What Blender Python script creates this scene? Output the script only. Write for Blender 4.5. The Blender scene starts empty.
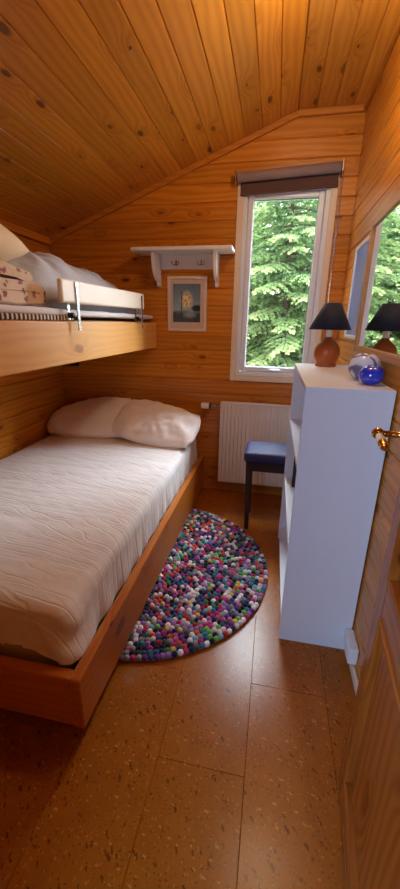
import bpy, bmesh, math, random
from mathutils import Vector, Matrix, noise as mnoise
random.seed(7)
SC = bpy.context.scene
COL = SC.collection
PI = math.pi

# ------------------------------------------------------------------ dims (m)
XL, XR, D = -1.875, 0.456, 3.04          # side walls, back wall
ZL, ZR, XRIDGE = 2.075, 2.785, 0.03      # eave height, flat ceiling height, where the slope ends
H = 1.45                                  # camera height
EXPO = 0.42

# ------------------------------------------------------------------ helpers
def lin(c):
    c = c / 255.0
    return c / 12.92 if c <= 0.04045 else ((c + 0.055) / 1.055) ** 2.4
def rgb(r, g, b): return (lin(r), lin(g), lin(b), 1.0)

def new_bm():
    bm = bmesh.new(); bm.loops.layers.uv.new('UVMap'); return bm

def merge(dst, src):
    me = bpy.data.meshes.new('tmp'); src.to_mesh(me); src.free()
    dst.from_mesh(me); bpy.data.meshes.remove(me)

def uv_box(bm, grain='x', off=None):
    uvl = bm.loops.layers.uv.verify()
    g = 'xyz'.index(grain)
    ou, ov = off or (random.uniform(0, 40), random.uniform(0, 40))
    bm.normal_update()
    for f in bm.faces:
        n = [abs(c) for c in f.normal]; k = n.index(max(n))
        if k == g: a, b = [i for i in range(3) if i != g]
        else: a, b = g, [i for i in range(3) if i not in (g, k)][0]
        for l in f.loops:
            l[uvl].uv = (l.vert.co[a] + ou, l.vert.co[b] + ov)

def box(bm, x0, x1, y0, y1, z0, z1, bev=0.003, grain='x', M=None, seg=1, mi=0):
    t = new_bm()
    bmesh.ops.create_cube(t, size=1.0)
    for v in t.verts:
        v.co = Vector(((x0 + x1) / 2 + v.co.x * (x1 - x0), (y0 + y1) / 2 + v.co.y * (y1 - y0), (z0 + z1) / 2 + v.co.z * (z1 - z0)))
    if bev > 0:
        bmesh.ops.bevel(t, geom=list(t.edges), offset=min(bev, 0.45 * min(x1 - x0, y1 - y0, z1 - z0)), segments=seg, profile=0.5, affect='EDGES')
    uv_box(t, grain)
    for f in t.faces: f.material_index = mi
    if M is not None: t.transform(M)
    merge(bm, t)

def prism(bm, poly, axis, a0, a1, bev=0.0, grain='x', M=None, mi=0):
    """poly: 2-D points in the two other axes (cyclic order), extruded along axis."""
    t = new_bm()
    i = 'xyz'.index(axis); o = [k for k in range(3) if k != i]
    def mk(p, a):
        c = [0, 0, 0]; c[i] = a; c[o[0]] = p[0]; c[o[1]] = p[1]; return t.verts.new(c)
    A = [mk(p, a0) for p in poly]; B = [mk(p, a1) for p in poly]
    t.faces.new(A); t.faces.new(B[::-1])
    for k in range(len(poly)):
        t.faces.new((A[k - 1], A[k], B[k], B[k - 1]))
    bmesh.ops.recalc_face_normals(t, faces=t.faces)
    if bev > 0:
        bmesh.ops.bevel(t, geom=list(t.edges), offset=bev, segments=1, profile=0.5, affect='EDGES')
    uv_box(t, grain)
    for f in t.faces: f.material_index = mi
    if M is not None: t.transform(M)
    merge(bm, t)

def tube(bm, pts, r, seg=10, caps=True, mi=0):
    uvl = bm.loops.layers.uv.verify()
    pts = [Vector(p) for p in pts]; rs = r if isinstance(r, (list, tuple)) else [r] * len(pts)
    rings = []; up = None
    for i, p in enumerate(pts):
        d = (pts[min(i + 1, len(pts) - 1)] - pts[max(i - 1, 0)]).normalized()
        if up is None: up = Vector((0, 0, 1)) if abs(d.z) < 0.9 else Vector((1, 0, 0))
        s = d.cross(up).normalized(); up = s.cross(d).normalized()
        rings.append([bm.verts.new(p + (s * math.cos(2 * PI * k / seg) + up * math.sin(2 * PI * k / seg)) * rs[i]) for k in range(seg)])
    L = 0; ou = random.uniform(0, 30)
    for i in range(1, len(pts)):
        L2 = L + (pts[i] - pts[i - 1]).length
        for k in range(seg):
            f = bm.faces.new((rings[i - 1][k - 1], rings[i - 1][k], rings[i][k], rings[i][k - 1])); f.smooth = True; f.material_index = mi
            w = 2 * PI * rs[i] / seg
            for l, uv in zip(f.loops, ((L, (k - 1) * w), (L, k * w), (L2, k * w), (L2, (k - 1) * w))): l[uvl].uv = (uv[0] + ou, uv[1] + ou)
        L = L2
    if caps:
        f = bm.faces.new(rings[0]); f.material_index = mi
        f = bm.faces.new(rings[-1][::-1]); f.material_index = mi

def lathe(bm, prof, cx, cy, seg=32, M=None, mi=0):
    t = new_bm(); uvl = t.loops.layers.uv.verify()
    rings = [[t.verts.new((cx + r * math.cos(2 * PI * k / seg), cy + r * math.sin(2 * PI * k / seg), z)) for k in range(seg)] if r > 1e-6 else [t.verts.new((cx, cy, z))] for r, z in prof]
    s = 0
    for i in range(1, len(prof)):
        a, b = rings[i - 1], rings[i]
        s2 = s + math.hypot(prof[i][0] - prof[i - 1][0], prof[i][1] - prof[i - 1][1])
        for k in range(seg):
            if len(a) == 1 and len(b) == 1: continue
            if len(a) == 1: vs = (a[0], b[k], b[k - 1])
            elif len(b) == 1: vs = (a[k - 1], a[k], b[0])
            else: vs = (a[k - 1], a[k], b[k], b[k - 1])
            f = t.faces.new(vs); f.smooth = True; f.material_index = mi
            for l in f.loops:
                an = math.atan2(l.vert.co.y - cy, l.vert.co.x - cx)
                l[uvl].uv = (l.vert.co.z + 3.3, abs(an) * 0.06 + 7.1)
        s = s2
    bmesh.ops.recalc_face_normals(t, faces=t.faces)
    if M is not None: t.transform(M)
    merge(bm, t)

def rounded_slab(x0, x1, y0, y1, z0, z1, r, n, disp=None, keep=None):
    """box with rounded edges on a fine grid; disp(p, nrm) -> offset along normal"""
    bm = new_bm(); cache = {}
    lo, hi = Vector((x0, y0, z0)), Vector((x1, y1, z1))
    def vert(ix):
        if ix in cache: return cache[ix]
        p = Vector([lo[k] + (hi[k] - lo[k]) * ix[k] / n[k] for k in range(3)])
        q = Vector([min(max(p[k], lo[k] + r), hi[k] - r) for k in range(3)])
        d = p - q
        nr = d.normalized() if d.length > 1e-9 else Vector((0, 0, 1))
        if d.length > 1e-9: p = q + nr * r
        if disp: p = p + nr * disp(p, nr)
        cache[ix] = bm.verts.new(p); return cache[ix]
    for k in range(3):
        a, b = [i for i in range(3) if i != k]
        for side in (0, n[k]):
            for i in range(n[a]):
                for j in range(n[b]):
                    def m(u, v):
                        ix = [0, 0, 0]; ix[k] = side; ix[a] = u; ix[b] = v; return tuple(ix)
                    f = bm.faces.new([vert(m(i, j)), vert(m(i + 1, j)), vert(m(i + 1, j + 1)), vert(m(i, j + 1))]); f.smooth = True
    bmesh.ops.recalc_face_normals(bm, faces=bm.faces)
    if keep:
        bmesh.ops.delete(bm, geom=[v for v in bm.verts if not keep(v.co)], context='VERTS')
    uvl = bm.loops.layers.uv.verify()
    for f in bm.faces:
        for l in f.loops: l[uvl].uv = (l.vert.co.x, l.vert.co.y)
    return bm

def wloc(o):
    v = Vector((0, 0, 0))
    while o is not None: v += o.location; o = o.parent
    return v

def obj(name, bm, mat, parent=None, label=None, origin=None):
    """link bm (in world coordinates) as ONE mesh object"""
    if origin is None:
        xs = [v.co for v in bm.verts]
        lo = [min(c[k] for c in xs) for k in range(3)]; hi = [max(c[k] for c in xs) for k in range(3)]
        origin = Vector(((lo[0] + hi[0]) / 2, (lo[1] + hi[1]) / 2, lo[2]))
    origin = Vector(origin)
    bm.transform(Matrix.Translation(-origin))
    me = bpy.data.meshes.new(name); bm.to_mesh(me); bm.free()
    for m in (mat if isinstance(mat, (list, tuple)) else [mat]): me.materials.append(m)
    o = bpy.data.objects.new(name, me); COL.objects.link(o)
    if parent is not None:
        o.parent = parent; o.location = origin - wloc(parent)
    else: o.location = origin
    if label: o['label'] = label
    return o

def tag(o, label=None, cat=None, group=None, kind=None):
    if label: o['label'] = label
    if cat: o['category'] = cat
    if group: o['group'] = group
    if kind: o['kind'] = kind
    return o

def thing(name, loc, label, cat, group=None, kind=None):
    o = bpy.data.objects.new(name, None); COL.objects.link(o); o.location = loc
    o.empty_display_size = 0.1
    return tag(o, label, cat, group, kind)

def struct(name, bm, mat, parent=None):
    o = obj(name, bm, mat, parent)
    if parent is None: o['kind'] = 'structure'
    return o

def smooth(bm, ang=None):
    for f in bm.faces: f.smooth = True
    return bm

def fbm(p, o=3): return mnoise.fractal(Vector(p), 1.0, 2.0, o)

# ------------------------------------------------------------------ materials
class N:
    def __init__(s, name):
        s.m = bpy.data.materials.new(name); s.m.use_nodes = True
        s.t = s.m.node_tree; s.b = s.t.nodes['Principled BSDF']
    def n(s, typ, **kw):
        nd = s.t.nodes.new(typ)
        for k, v in kw.items():
            if k.startswith('i_'):
                key = k[2:]
                nd.inputs[int(key) if key.isdigit() else key].default_value = v
            else: setattr(nd, k, v)
        return nd
    def l(s, a, b): s.t.links.new(a, b)
    def math(s, op, a, b=None, c=None, clamp=False):
        nd = s.t.nodes.new('ShaderNodeMath'); nd.operation = op; nd.use_clamp = clamp
        for i, v in enumerate((a, b, c)):
            if v is None: continue
            if isinstance(v, (int, float)): nd.inputs[i].default_value = v
            else: s.l(v, nd.inputs[i])
        return nd.outputs[0]
    def mix(s, f, a, b, mode='MIX'):
        nd = s.t.nodes.new('ShaderNodeMix'); nd.data_type = 'RGBA'; nd.blend_type = mode
        for i, v in ((0, f), (6, a), (7, b)):
            if isinstance(v, (int, float)): nd.inputs[i].default_value = v
            elif isinstance(v, tuple): nd.inputs[i].default_value = v
            else: s.l(v, nd.inputs[i])
        return nd.outputs[2]
    def ramp(s, f, a, b):
        nd = s.t.nodes.new('ShaderNodeMapRange'); nd.interpolation_type = 'SMOOTHSTEP'
        nd.inputs[1].default_value = a; nd.inputs[2].default_value = b
        s.l(f, nd.inputs[0]); return nd.outputs[0]
    def comb(s, x, y, z=0.0):
        nd = s.t.nodes.new('ShaderNodeCombineXYZ')
        for i, v in enumerate((x, y, z)):
            if isinstance(v, (int, float)): nd.inputs[i].default_value = v
            else: s.l(v, nd.inputs[i])
        return nd.outputs[0]
    def noise(s, vec, scale, detail=2.0, rough=0.5):
        nd = s.t.nodes.new('ShaderNodeTexNoise'); nd.inputs['Scale'].default_value = scale
        nd.inputs['Detail'].default_value = detail; nd.inputs['Roughness'].default_value = rough
        if vec is not None: s.l(vec, nd.inputs['Vector'])
        return nd.outputs[0]
    def bump(s, h, strength=0.3, dist=0.01):
        nd = s.t.nodes.new('ShaderNodeBump'); nd.inputs['Strength'].default_value = strength; nd.inputs['Distance'].default_value = dist
        s.l(h, nd.inputs['Height']); s.l(nd.outputs[0], s.b.inputs['Normal'])
    def set(s, **kw):
        for k, v in kw.items():
            key = {'base': 'Base Color', 'rough': 'Roughness', 'metal': 'Metallic', 'trans': 'Transmission Weight', 'ior': 'IOR',
                   'spec': 'Specular IOR Level', 'sheen': 'Sheen Weight', 'coat': 'Coat Weight', 'coatr': 'Coat Roughness', 'sss': 'Subsurface Weight', 'alpha': 'Alpha'}[k]
            if isinstance(v, (int, float, tuple)): s.b.inputs[key].default_value = v
            else: s.l(v, s.b.inputs[key])
        return s

def wood(name, light, dark, knotc=(58, 24, 8), knots=0.55, ku=3.0, kv=7.5, ksize=0.12, rough=0.38, ringf=26.0, tone=0.22, grain=1.0, spec=0.4):
    k = N(name)
    uv = k.n('ShaderNodeUVMap'); sp = k.n('ShaderNodeSeparateXYZ'); k.l(uv.outputs[0], sp.inputs[0])
    u, v = sp.outputs[0], sp.outputs[1]
    at = k.n('ShaderNodeAttribute', attribute_name='tone')
    warp = k.noise(k.comb(k.math('MULTIPLY', u, 1.3), k.math('MULTIPLY', v, 7.0)), 1.0, 2.0)
    vo = k.n('ShaderNodeTexVoronoi', voronoi_dimensions='2D'); vo.inputs['Scale'].default_value = 1.0
    wob = k.noise(k.comb(k.math('MULTIPLY', u, 22.0), k.math('MULTIPLY', v, 30.0)), 1.0, 1.0)
    k.l(k.comb(k.math('MULTIPLY', u, ku), k.math('MULTIPLY', v, kv)), vo.inputs['Vector'])
    sc = k.n('ShaderNodeSeparateColor'); k.l(vo.outputs['Color'], sc.inputs[0])
    act = k.math('GREATER_THAN', sc.outputs[0], 1.0 - knots)
    d = k.math('ADD', vo.outputs['Distance'], k.math('MULTIPLY', k.math('SUBTRACT', wob, 0.5), 0.09))
    rad = k.math('MULTIPLY', k.math('POWER', sc.outputs[1], 2.0), ksize * 1.5)
    rad = k.math('ADD', rad, ksize * 0.35)
    kn = k.math('MULTIPLY', k.math('SUBTRACT', 1.0, k.ramp(k.math('DIVIDE', d, rad), 0.55, 1.15)), act)
    halo = k.math('MULTIPLY', k.math('SUBTRACT', 1.0, k.ramp(d, 0.02, 0.42)), act)
    ph = k.math('ADD', k.math('MULTIPLY', v, ringf), k.math('MULTIPLY', warp, 2.6))
    ph = k.math('ADD', ph, k.math('MULTIPLY', halo, 1.6))
    ring = k.math('ABSOLUTE', k.math('SUBTRACT', k.math('FRACT', ph), 0.5))
    ring = k.ramp(ring, 0.05, 0.5)
    fine = k.noise(k.comb(k.math('MULTIPLY', u, 5.0), k.math('MULTIPLY', v, 95.0)), 1.0, 2.0)
    blot = k.noise(k.comb(k.math('MULTIPLY', u, 1.1), k.math('MULTIPLY', v, 3.0)), 1.0, 2.0)
    f = k.math('ADD', k.math('MULTIPLY', ring, 0.42 * grain), k.math('MULTIPLY', fine, 0.30 * grain))
    f = k.math('ADD', f, k.math('MULTIPLY', k.math('SUBTRACT', blot, 0.4), 0.7))
    f = k.math('ADD', f, k.math('MULTIPLY', halo, 0.35), clamp=True)
    c = k.mix(f, rgb(*light), rgb(*dark))
    c = k.mix(k.math('MULTIPLY', kn, k.math('ADD', .55, k.math('MULTIPLY', sc.outputs[2], .42))), c, rgb(*knotc))
    hsv = k.n('ShaderNodeHueSaturation')
    k.l(c, hsv.inputs['Color'])
    k.l(k.math('ADD', 1.0, k.math('MULTIPLY', at.outputs['Fac'], tone)), hsv.inputs['Value'])
    k.set(base=hsv.outputs[0], rough=rough, spec=spec)
    k.bump(k.math('SUBTRACT', k.math('MULTIPLY', fine, 0.4), k.math('MULTIPLY', kn, 0.4)), 0.12, 0.003)
    return k.m

def plain(name, c, rough=0.5, metal=0.0, var=0.06, bump=0.0, bscale=200.0, spec=0.5, sheen=0.0, nscale=9.0):
    k = N(name)
    tc = k.n('ShaderNodeTexCoord')
    nz = k.noise(tc.outputs['Object'], nscale, 3.0)
    hi = tuple(min(1, x * (1 + var)) for x in rgb(*c)[:3]) + (1,); lo = tuple(x * (1 - var) for x in rgb(*c)[:3]) + (1,)
    k.set(base=k.mix(nz, lo, hi), rough=rough, metal=metal, spec=spec, sheen=sheen)
    if bump:
        k.bump(k.noise(tc.outputs['Object'], bscale, 2.0), bump, 0.002)
    return k.m

def fabric(name, c, weave=900.0, var=0.05, bump=0.25):
    k = N(name)
    tc = k.n('ShaderNodeTexCoord')
    w1 = k.n('ShaderNodeTexWave', bands_direction='X'); w1.inputs['Scale'].default_value = weave / 8
    w2 = k.n('ShaderNodeTexWave', bands_direction='Y'); w2.inputs['Scale'].default_value = weave / 8
    k.l(tc.outputs['Object'], w1.inputs[0]); k.l(tc.outputs['Object'], w2.inputs[0])
    big = k.noise(tc.outputs['Object'], 5.0, 4.0)
    hi = tuple(min(1, x * (1 + var)) for x in rgb(*c)[:3]) + (1,); lo = tuple(x * (1 - var) for x in rgb(*c)[:3]) + (1,)
    k.set(base=k.mix(big, lo, hi), rough=0.9, spec=0.15, sheen=0.25)
    cr = k.noise(tc.outputs['Object'], 38.0, 4.0, 0.6)
    k.bump(k.math('ADD', k.math('MULTIPLY', k.math('ADD', w1.outputs[1], w2.outputs[1]), 0.05), cr), bump, 0.006)
    return k.m

M = {}
M['wall'] = wood('pine_wall', (214, 140, 42), (178, 102, 24), (100, 46, 12), knots=0.32, ku=3.4, kv=8.5, ksize=0.08, grain=1.15, tone=.13, rough=.32, spec=.4)
M['ceil'] = wood('pine_ceiling', (220, 152, 54), (186, 116, 34), (78, 36, 10), knots=0.62, ku=3.0, kv=7.0, ksize=0.085, grain=1.05, tone=0.13)
M['bed'] = wood('pine_bed', (196, 118, 38), (158, 80, 22), (84, 36, 12), knots=0.35, ku=2.6, kv=5.0, ksize=0.09, grain=.8)
M['bunk'] = wood('pine_bunk', (232, 174, 96), (208, 142, 66), (110, 56, 24), knots=0.5, ku=2.4, kv=5.0, ksize=0.085, grain=.7)
M['door'] = wood('pine_door', (180, 104, 38), (142, 72, 22), (58, 22, 8), knots=0.35, ku=2.2, kv=6.0, ksize=0.10, rough=0.27, grain=1.2)
M['trim'] = wood('pine_trim', (208, 134, 48), (172, 98, 28), knots=0.15, ku=2.0, kv=9.0, ksize=0.08)
M['mirrorwood'] = wood('mirror_frame_wood', (196, 140, 88), (150, 96, 52), knots=0.0, ringf=60)
M['darkwood'] = wood('dark_stained_wood', (62, 30, 20), (36, 16, 11), knots=0.0, ringf=70, tone=0.0)
M['lampwood'] = wood('turned_lamp_wood', (188, 98, 44), (150, 66, 24), knots=0.0, ringf=90, rough=0.3, tone=0.0)
M['casing'] = plain('cream_casing_paint', (226, 208, 184), 0.45, var=0.03)
M['guard'] = plain('cream_white_guard_paint', (240, 230, 210), 0.4, var=.02)
M['white'] = plain('white_paint', (232, 232, 232), 0.4, var=0.02)
M['pvc'] = plain('white_window_frame', (225, 230, 238), 0.3, var=0.015)
M['gasket'] = plain('grey_window_gasket', (120, 125, 132), 0.6)
M['bookcase'] = plain('white_laminate', (226, 228, 236), 0.38, var=0.012, nscale=3)
M['backboard'] = plain('bookcase_backboard', (190, 186, 190), 0.6, var=0.03)
M['radiator'] = plain('radiator_enamel', (226, 218, 212), 0.35, var=0.015)
M['chrome'] = plain('brushed_steel', (190, 190, 192), 0.25, metal=1.0)
M['brass'] = plain('polished_brass', (226, 190, 112), 0.16, metal=1.0, var=0.1)
M['porcelain'] = plain('cream_porcelain', (236, 222, 190), 0.15)
M['black'] = plain('black_plastic', (22, 21, 22), 0.5)
M['blind'] = plain('brown_blind_fabric', (92, 64, 56), 0.85, bump=0.3, bscale=600)
M['blindtube'] = plain('blind_roll_fabric', (140, 118, 118), 0.6, bump=0.2, bscale=600)
M['navy'] = plain('navy_shade_fabric', (16, 17, 38), 0.75, bump=0.3, bscale=500, sheen=0.1)
M['navyseat'] = plain('navy_seat_vinyl', (26, 27, 78), 0.62, var=0.12, bump=0.15, bscale=260)
M['navybook'] = plain('navy_book_cloth', (24, 25, 48), 0.6)
M['paper'] = plain('page_paper', (222, 214, 200), 0.8)
def sheet_mat():
    k = N('white_sheet'); tc = k.n('ShaderNodeTexCoord'); sp = k.n('ShaderNodeSeparateXYZ'); k.l(tc.outputs['Object'], sp.inputs[0])
    x, y = sp.outputs[0], sp.outputs[1]
    n1 = k.noise(k.comb(k.math('MULTIPLY', x, 2.2), k.math('MULTIPLY', y, 4.0)), 1.0, 3.0)
    n2 = k.noise(k.comb(k.math('MULTIPLY', x, 3.5), k.math('MULTIPLY', y, 6.0), 4.0), 1.0, 2.0)
    hs = []
    for fr, wp, ph in ((27.0, 1.8, 0.0), (16.0, 3.0, .37)):
        v = k.math('ADD', k.math('ADD', k.math('MULTIPLY', y, fr), k.math('MULTIPLY', x, 2.6 + ph * 9)), k.math('MULTIPLY', n1, wp))
        c = k.math('ABSOLUTE', k.math('SUBTRACT', k.math('FRACT', v), 0.5))
        hs.append(k.math('MULTIPLY', k.math('SUBTRACT', 1.0, k.ramp(c, 0.0, 0.13)), k.ramp(n2 if ph == 0 else n1, .38, .62)))
    fine = k.noise(tc.outputs['Object'], 26.0, 5.0, .6)
    h = k.math('ADD', k.math('MULTIPLY', k.math('MAXIMUM', hs[0], hs[1]), -1.0), k.math('MULTIPLY', fine, .9))
    k.set(base=k.mix(n2, rgb(238, 234, 233), rgb(228, 222, 220)), rough=.9, spec=.15, sheen=.2)
    k.bump(h, .42, .006); return k.m
M['sheet'] = sheet_mat()
M['pillow'] = fabric('white_pillowcase', (245, 241, 239), bump=0.35)
M['core'] = fabric('mattress_cover', (206, 178, 132))
M['cream'] = fabric('cream_pillowcase', (226, 206, 168))
M['greyduvet'] = fabric('grey_duvet_cover', (176, 178, 184), bump=0.35)
M['topsheet'] = fabric('upper_sheet', (222, 220, 224))

def glass_mat(name, col=(255, 255, 255), rough=0.0):
    k = N(name); k.set(base=rgb(*col), trans=1.0, rough=rough, ior=1.45); return k.m
# thin window pane: mostly clear, a little reflection
def pane_mat():
    k = N('window_pane'); t = k.t
    tr = k.n('ShaderNodeBsdfTransparent'); gl = k.n('ShaderNodeBsdfGlossy'); gl.inputs['Roughness'].default_value = 0.0
    fr = k.n('ShaderNodeFresnel'); fr.inputs[0].default_value = 1.06
    mx = k.n('ShaderNodeMixShader'); k.l(fr.outputs[0], mx.inputs[0]); k.l(tr.outputs[0], mx.inputs[1]); k.l(gl.outputs[0], mx.inputs[2])
    tr.inputs[0].default_value = (0.97, 0.985, 0.98, 1)
    k.l(mx.outputs[0], t.nodes['Material Output'].inputs[0]); return k.m
M['pane'] = pane_mat()
def mirror_mat():
    k = N('mirror_silver'); k.set(base=(0.80, 0.84, 0.82, 1), metal=1.0, rough=0.015); return k.m
M['mirror'] = mirror_mat()
def blue_reflection():  # blue base colour stands in for the window reflected in the glass
    k = N('painted_blue_reflection'); tc = k.n('ShaderNodeTexCoord')
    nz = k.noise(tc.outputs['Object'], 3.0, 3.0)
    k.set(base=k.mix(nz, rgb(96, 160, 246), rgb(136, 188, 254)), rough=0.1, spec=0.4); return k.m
M['bluereflection'] = blue_reflection()

# cork floor planks
def cork():
    k = N('cork_plank'); uv = k.n('ShaderNodeUVMap'); at = k.n('ShaderNodeAttribute', attribute_name='tone')
    sp = k.n('ShaderNodeSeparateXYZ'); k.l(uv.outputs[0], sp.inputs[0])
    n1 = k.noise(uv.outputs[0], 14.0, 5.0, 0.65)
    c = k.mix(n1, rgb(138, 72, 14), rgb(172, 100, 25))
    for sx, sy, thr, col, size, ra in ((18, 34, 0.70, (60, 28, 10), 0.17, .5), (48, 26, 0.68, (84, 42, 14), 0.2, -.8), (30, 56, 0.72, (196, 136, 66), 0.19, 1.2), (90, 60, 0.45, (104, 54, 18), 0.24, .2), (50, 110, 0.6, (186, 124, 54), 0.24, -.4)):
        vo = k.n('ShaderNodeTexVoronoi', voronoi_dimensions='2D'); vo.inputs['Scale'].default_value = 1
        wob = k.noise(uv.outputs[0], 34.0 + sx, 2.0)
        ru = k.math('ADD', k.math('MULTIPLY', sp.outputs[0], math.cos(ra)), k.math('MULTIPLY', sp.outputs[1], -math.sin(ra))); rv = k.math('ADD', k.math('MULTIPLY', sp.outputs[0], math.sin(ra)), k.math('MULTIPLY', sp.outputs[1], math.cos(ra)))
        uu = k.math('ADD', k.math('MULTIPLY', ru, sx), k.math('MULTIPLY', wob, 0.9)); vv = k.math('ADD', k.math('MULTIPLY', rv, sy), k.math('MULTIPLY', wob, -0.7))
        k.l(k.comb(uu, vv), vo.inputs['Vector'])
        s2 = k.n('ShaderNodeSeparateColor'); k.l(vo.outputs['Color'], s2.inputs[0])
        a = k.math('GREATER_THAN', s2.outputs[0], thr)
        d = k.math('DIVIDE', vo.outputs['Distance'], k.math('ADD', k.math('MULTIPLY', s2.outputs[1], size), 0.05))
        f = k.math('MULTIPLY', k.math('SUBTRACT', 1.0, k.ramp(d, 0.6, 1.0)), a)
        c = k.mix(k.math('MULTIPLY', f, 0.65), c, rgb(*col))
    h = k.n('ShaderNodeHueSaturation'); k.l(c, h.inputs['Color'])
    k.l(k.math('ADD', 1.0, k.math('MULTIPLY', at.outputs['Fac'], 0.1)), h.inputs['Value'])
    k.set(base=h.outputs[0], rough=0.25, spec=0.3)
    k.bump(n1, 0.08, 0.003); return k.m
M['cork'] = cork()

def ticking():
    k = N('ticking_stripe'); tc = k.n('ShaderNodeTexCoord'); sp = k.n('ShaderNodeSeparateXYZ'); k.l(tc.outputs['Object'], sp.inputs[0])
    f = k.math('GREATER_THAN', k.math('FRACT', k.math('MULTIPLY', sp.outputs[1], 38.0)), 0.45)
    k.set(base=k.mix(f, rgb(206, 186, 160), rgb(44, 38, 44)), rough=0.9); return k.m
M['ticking'] = ticking()
def floral():
    k = N('floral_print_cotton'); tc = k.n('ShaderNodeTexCoord')
    vo = k.n('ShaderNodeTexVoronoi'); vo.inputs['Scale'].default_value = 24.0; k.l(tc.outputs['Object'], vo.inputs['Vector'])
    s2 = k.n('ShaderNodeSeparateColor'); k.l(vo.outputs['Color'], s2.inputs[0])
    nz = k.noise(tc.outputs['Object'], 60.0, 2.0)
    d = k.math('ADD', vo.outputs['Distance'], k.math('MULTIPLY', k.math('SUBTRACT', nz, 0.5), 0.9))
    f = k.math('MULTIPLY', k.math('SUBTRACT', 1.0, k.ramp(d, 0.25, 0.36)), k.math('GREATER_THAN', s2.outputs[0], 0.35))
    fl = k.mix(s2.outputs[1], rgb(120, 86, 104), rgb(168, 96, 96))
    k.set(base=k.mix(f, rgb(214, 190, 164), fl), rough=0.9, sheen=0.2)
    k.bump(k.noise(tc.outputs['Object'], 40.0, 3.0), 0.3, 0.005); return k.m
M['floral'] = floral()

def art():
    """the picture's own print: dusk blues, dark shore and a pale golden bloom of light"""
    k = N('dusk_print'); tc = k.n('ShaderNodeTexCoord'); sp = k.n('ShaderNodeSeparateXYZ'); k.l(tc.outputs['Generated'], sp.inputs[0])
    x, z = sp.outputs[0], sp.outputs[2]
    nz = k.noise(tc.outputs['Generated'], 9.0, 4.0)
    c = k.mix(k.ramp(z, 0.1, 0.9), rgb(158, 184, 204), rgb(108, 134, 158))
    c = k.mix(k.math('MULTIPLY', nz, 0.4), c, rgb(70, 86, 104))
    # shore and water
    shore = k.math('SUBTRACT', z, k.math('ADD', 0.20, k.math('MULTIPLY', nz, 0.16)))
    c = k.mix(k.math('SUBTRACT', 1.0, k.ramp(shore, -0.06, 0.05)), c, rgb(54, 66, 76))
    hx = k.math('SUBTRACT', x, 0.88); hz = k.math('SUBTRACT', z, 0.37)
    hill = k.math('SQRT', k.math('ADD', k.math('MULTIPLY', hx, hx), k.math('MULTIPLY', k.math('MULTIPLY', hz, hz), 5.0)))
    c = k.mix(k.math('SUBTRACT', 1.0, k.ramp(hill, 0.14, 0.24)), c, rgb(30, 44, 56))
    wx = k.math('SUBTRACT', x, 0.62); wz = k.math('SUBTRACT', z, 0.2)
    wv = k.math('SQRT', k.math('ADD', k.math('MULTIPLY', wx, wx), k.math('MULTIPLY', k.math('MULTIPLY', wz, wz), 7.0)))
    c = k.mix(k.math('MULTIPLY', k.math('SUBTRACT', 1.0, k.ramp(wv, 0.1, 0.32)), 0.7), c, rgb(150, 160, 164))
    # bloom
    gx = k.math('SUBTRACT', x, 0.50); gz = k.math('SUBTRACT', z, 0.58)
    g = k.math('SQRT', k.math('ADD', k.math('MULTIPLY', gx, gx), k.math('MULTIPLY', gz, gz)))
    gf = k.math('MULTIPLY', k.math('SUBTRACT', 1.0, k.ramp(g, 0.10, 0.30)), k.ramp(k.noise(tc.outputs['Generated'], 13.0, 3.0), 0.38, 0.54))
    c = k.mix(gf, c, rgb(244, 216, 140))
    # bare dark stems on the left
    st = k.math('ABSOLUTE', k.math('SUBTRACT', x, k.math('ADD', 0.24, k.math('MULTIPLY', nz, 0.14))))
    sf = k.math('MULTIPLY', k.math('SUBTRACT', 1.0, k.ramp(st, 0.015, 0.04)), k.math('LESS_THAN', z, 0.8))
    c = k.mix(k.math('MULTIPLY', sf, 0.8), c, rgb(40, 46, 52))
    k.set(base=c, rough=0.12, spec=0.5); return k.m
M['art'] = art()
M['mat'] = plain('picture_mount', (206, 184, 172), 0.8)
M['picframe'] = plain('picture_frame_paint', (226, 206, 192), 0.45)

def sphere_swirl():
    k = N('swirled_glass'); tc = k.n('ShaderNodeTexCoord')
    w = k.n('ShaderNodeTexWave', bands_direction='DIAGONAL'); w.inputs['Scale'].default_value = 7.0; w.inputs['Distortion'].default_value = 5.0; w.inputs['Detail Scale'].default_value = 1.2
    k.l(tc.outputs['Object'], w.inputs[0])
    f = k.ramp(w.outputs[1], 0.75, 1.0)
    k.set(base=k.mix(f, rgb(226, 224, 236), rgb(120, 110, 140)), trans=0.25, rough=0.1, ior=1.3, spec=0.6); return k.m
M['swirl'] = sphere_swirl()
def blue_glass():
    k = N('cobalt_glass'); tc = k.n('ShaderNodeTexCoord')
    nz = k.noise(tc.outputs['Object'], 12.0, 2.0)
    k.set(base=k.mix(nz, rgb(24, 40, 190), rgb(52, 84, 230)), trans=0.35, rough=0.03, ior=1.45, coat=1.0, coatr=0.02); return k.m
M['cobalt'] = blue_glass()

# felt ball colours
PAL = [(222, 214, 214), (236, 230, 230), (150, 146, 150), (78, 74, 80), (24, 24, 34), (22, 30, 78), (40, 74, 130), (42, 124, 140), (126, 176, 196), (60, 140, 90),
       (110, 180, 90), (212, 190, 80), (214, 84, 40), (176, 34, 44), (186, 40, 116), (200, 100, 150), (104, 46, 134), (150, 112, 184)]
FELT = [plain('felt_%d' % i, c, 0.95, var=0.12, bump=0.5, bscale=900, spec=0.1, sheen=0.3, nscale=120) for i, c in enumerate(PAL)]
FW = [10, 8, 6, 6, 11, 11, 7, 6, 5, 3, 3, 3, 6, 5, 6, 5, 6, 5]

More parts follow.
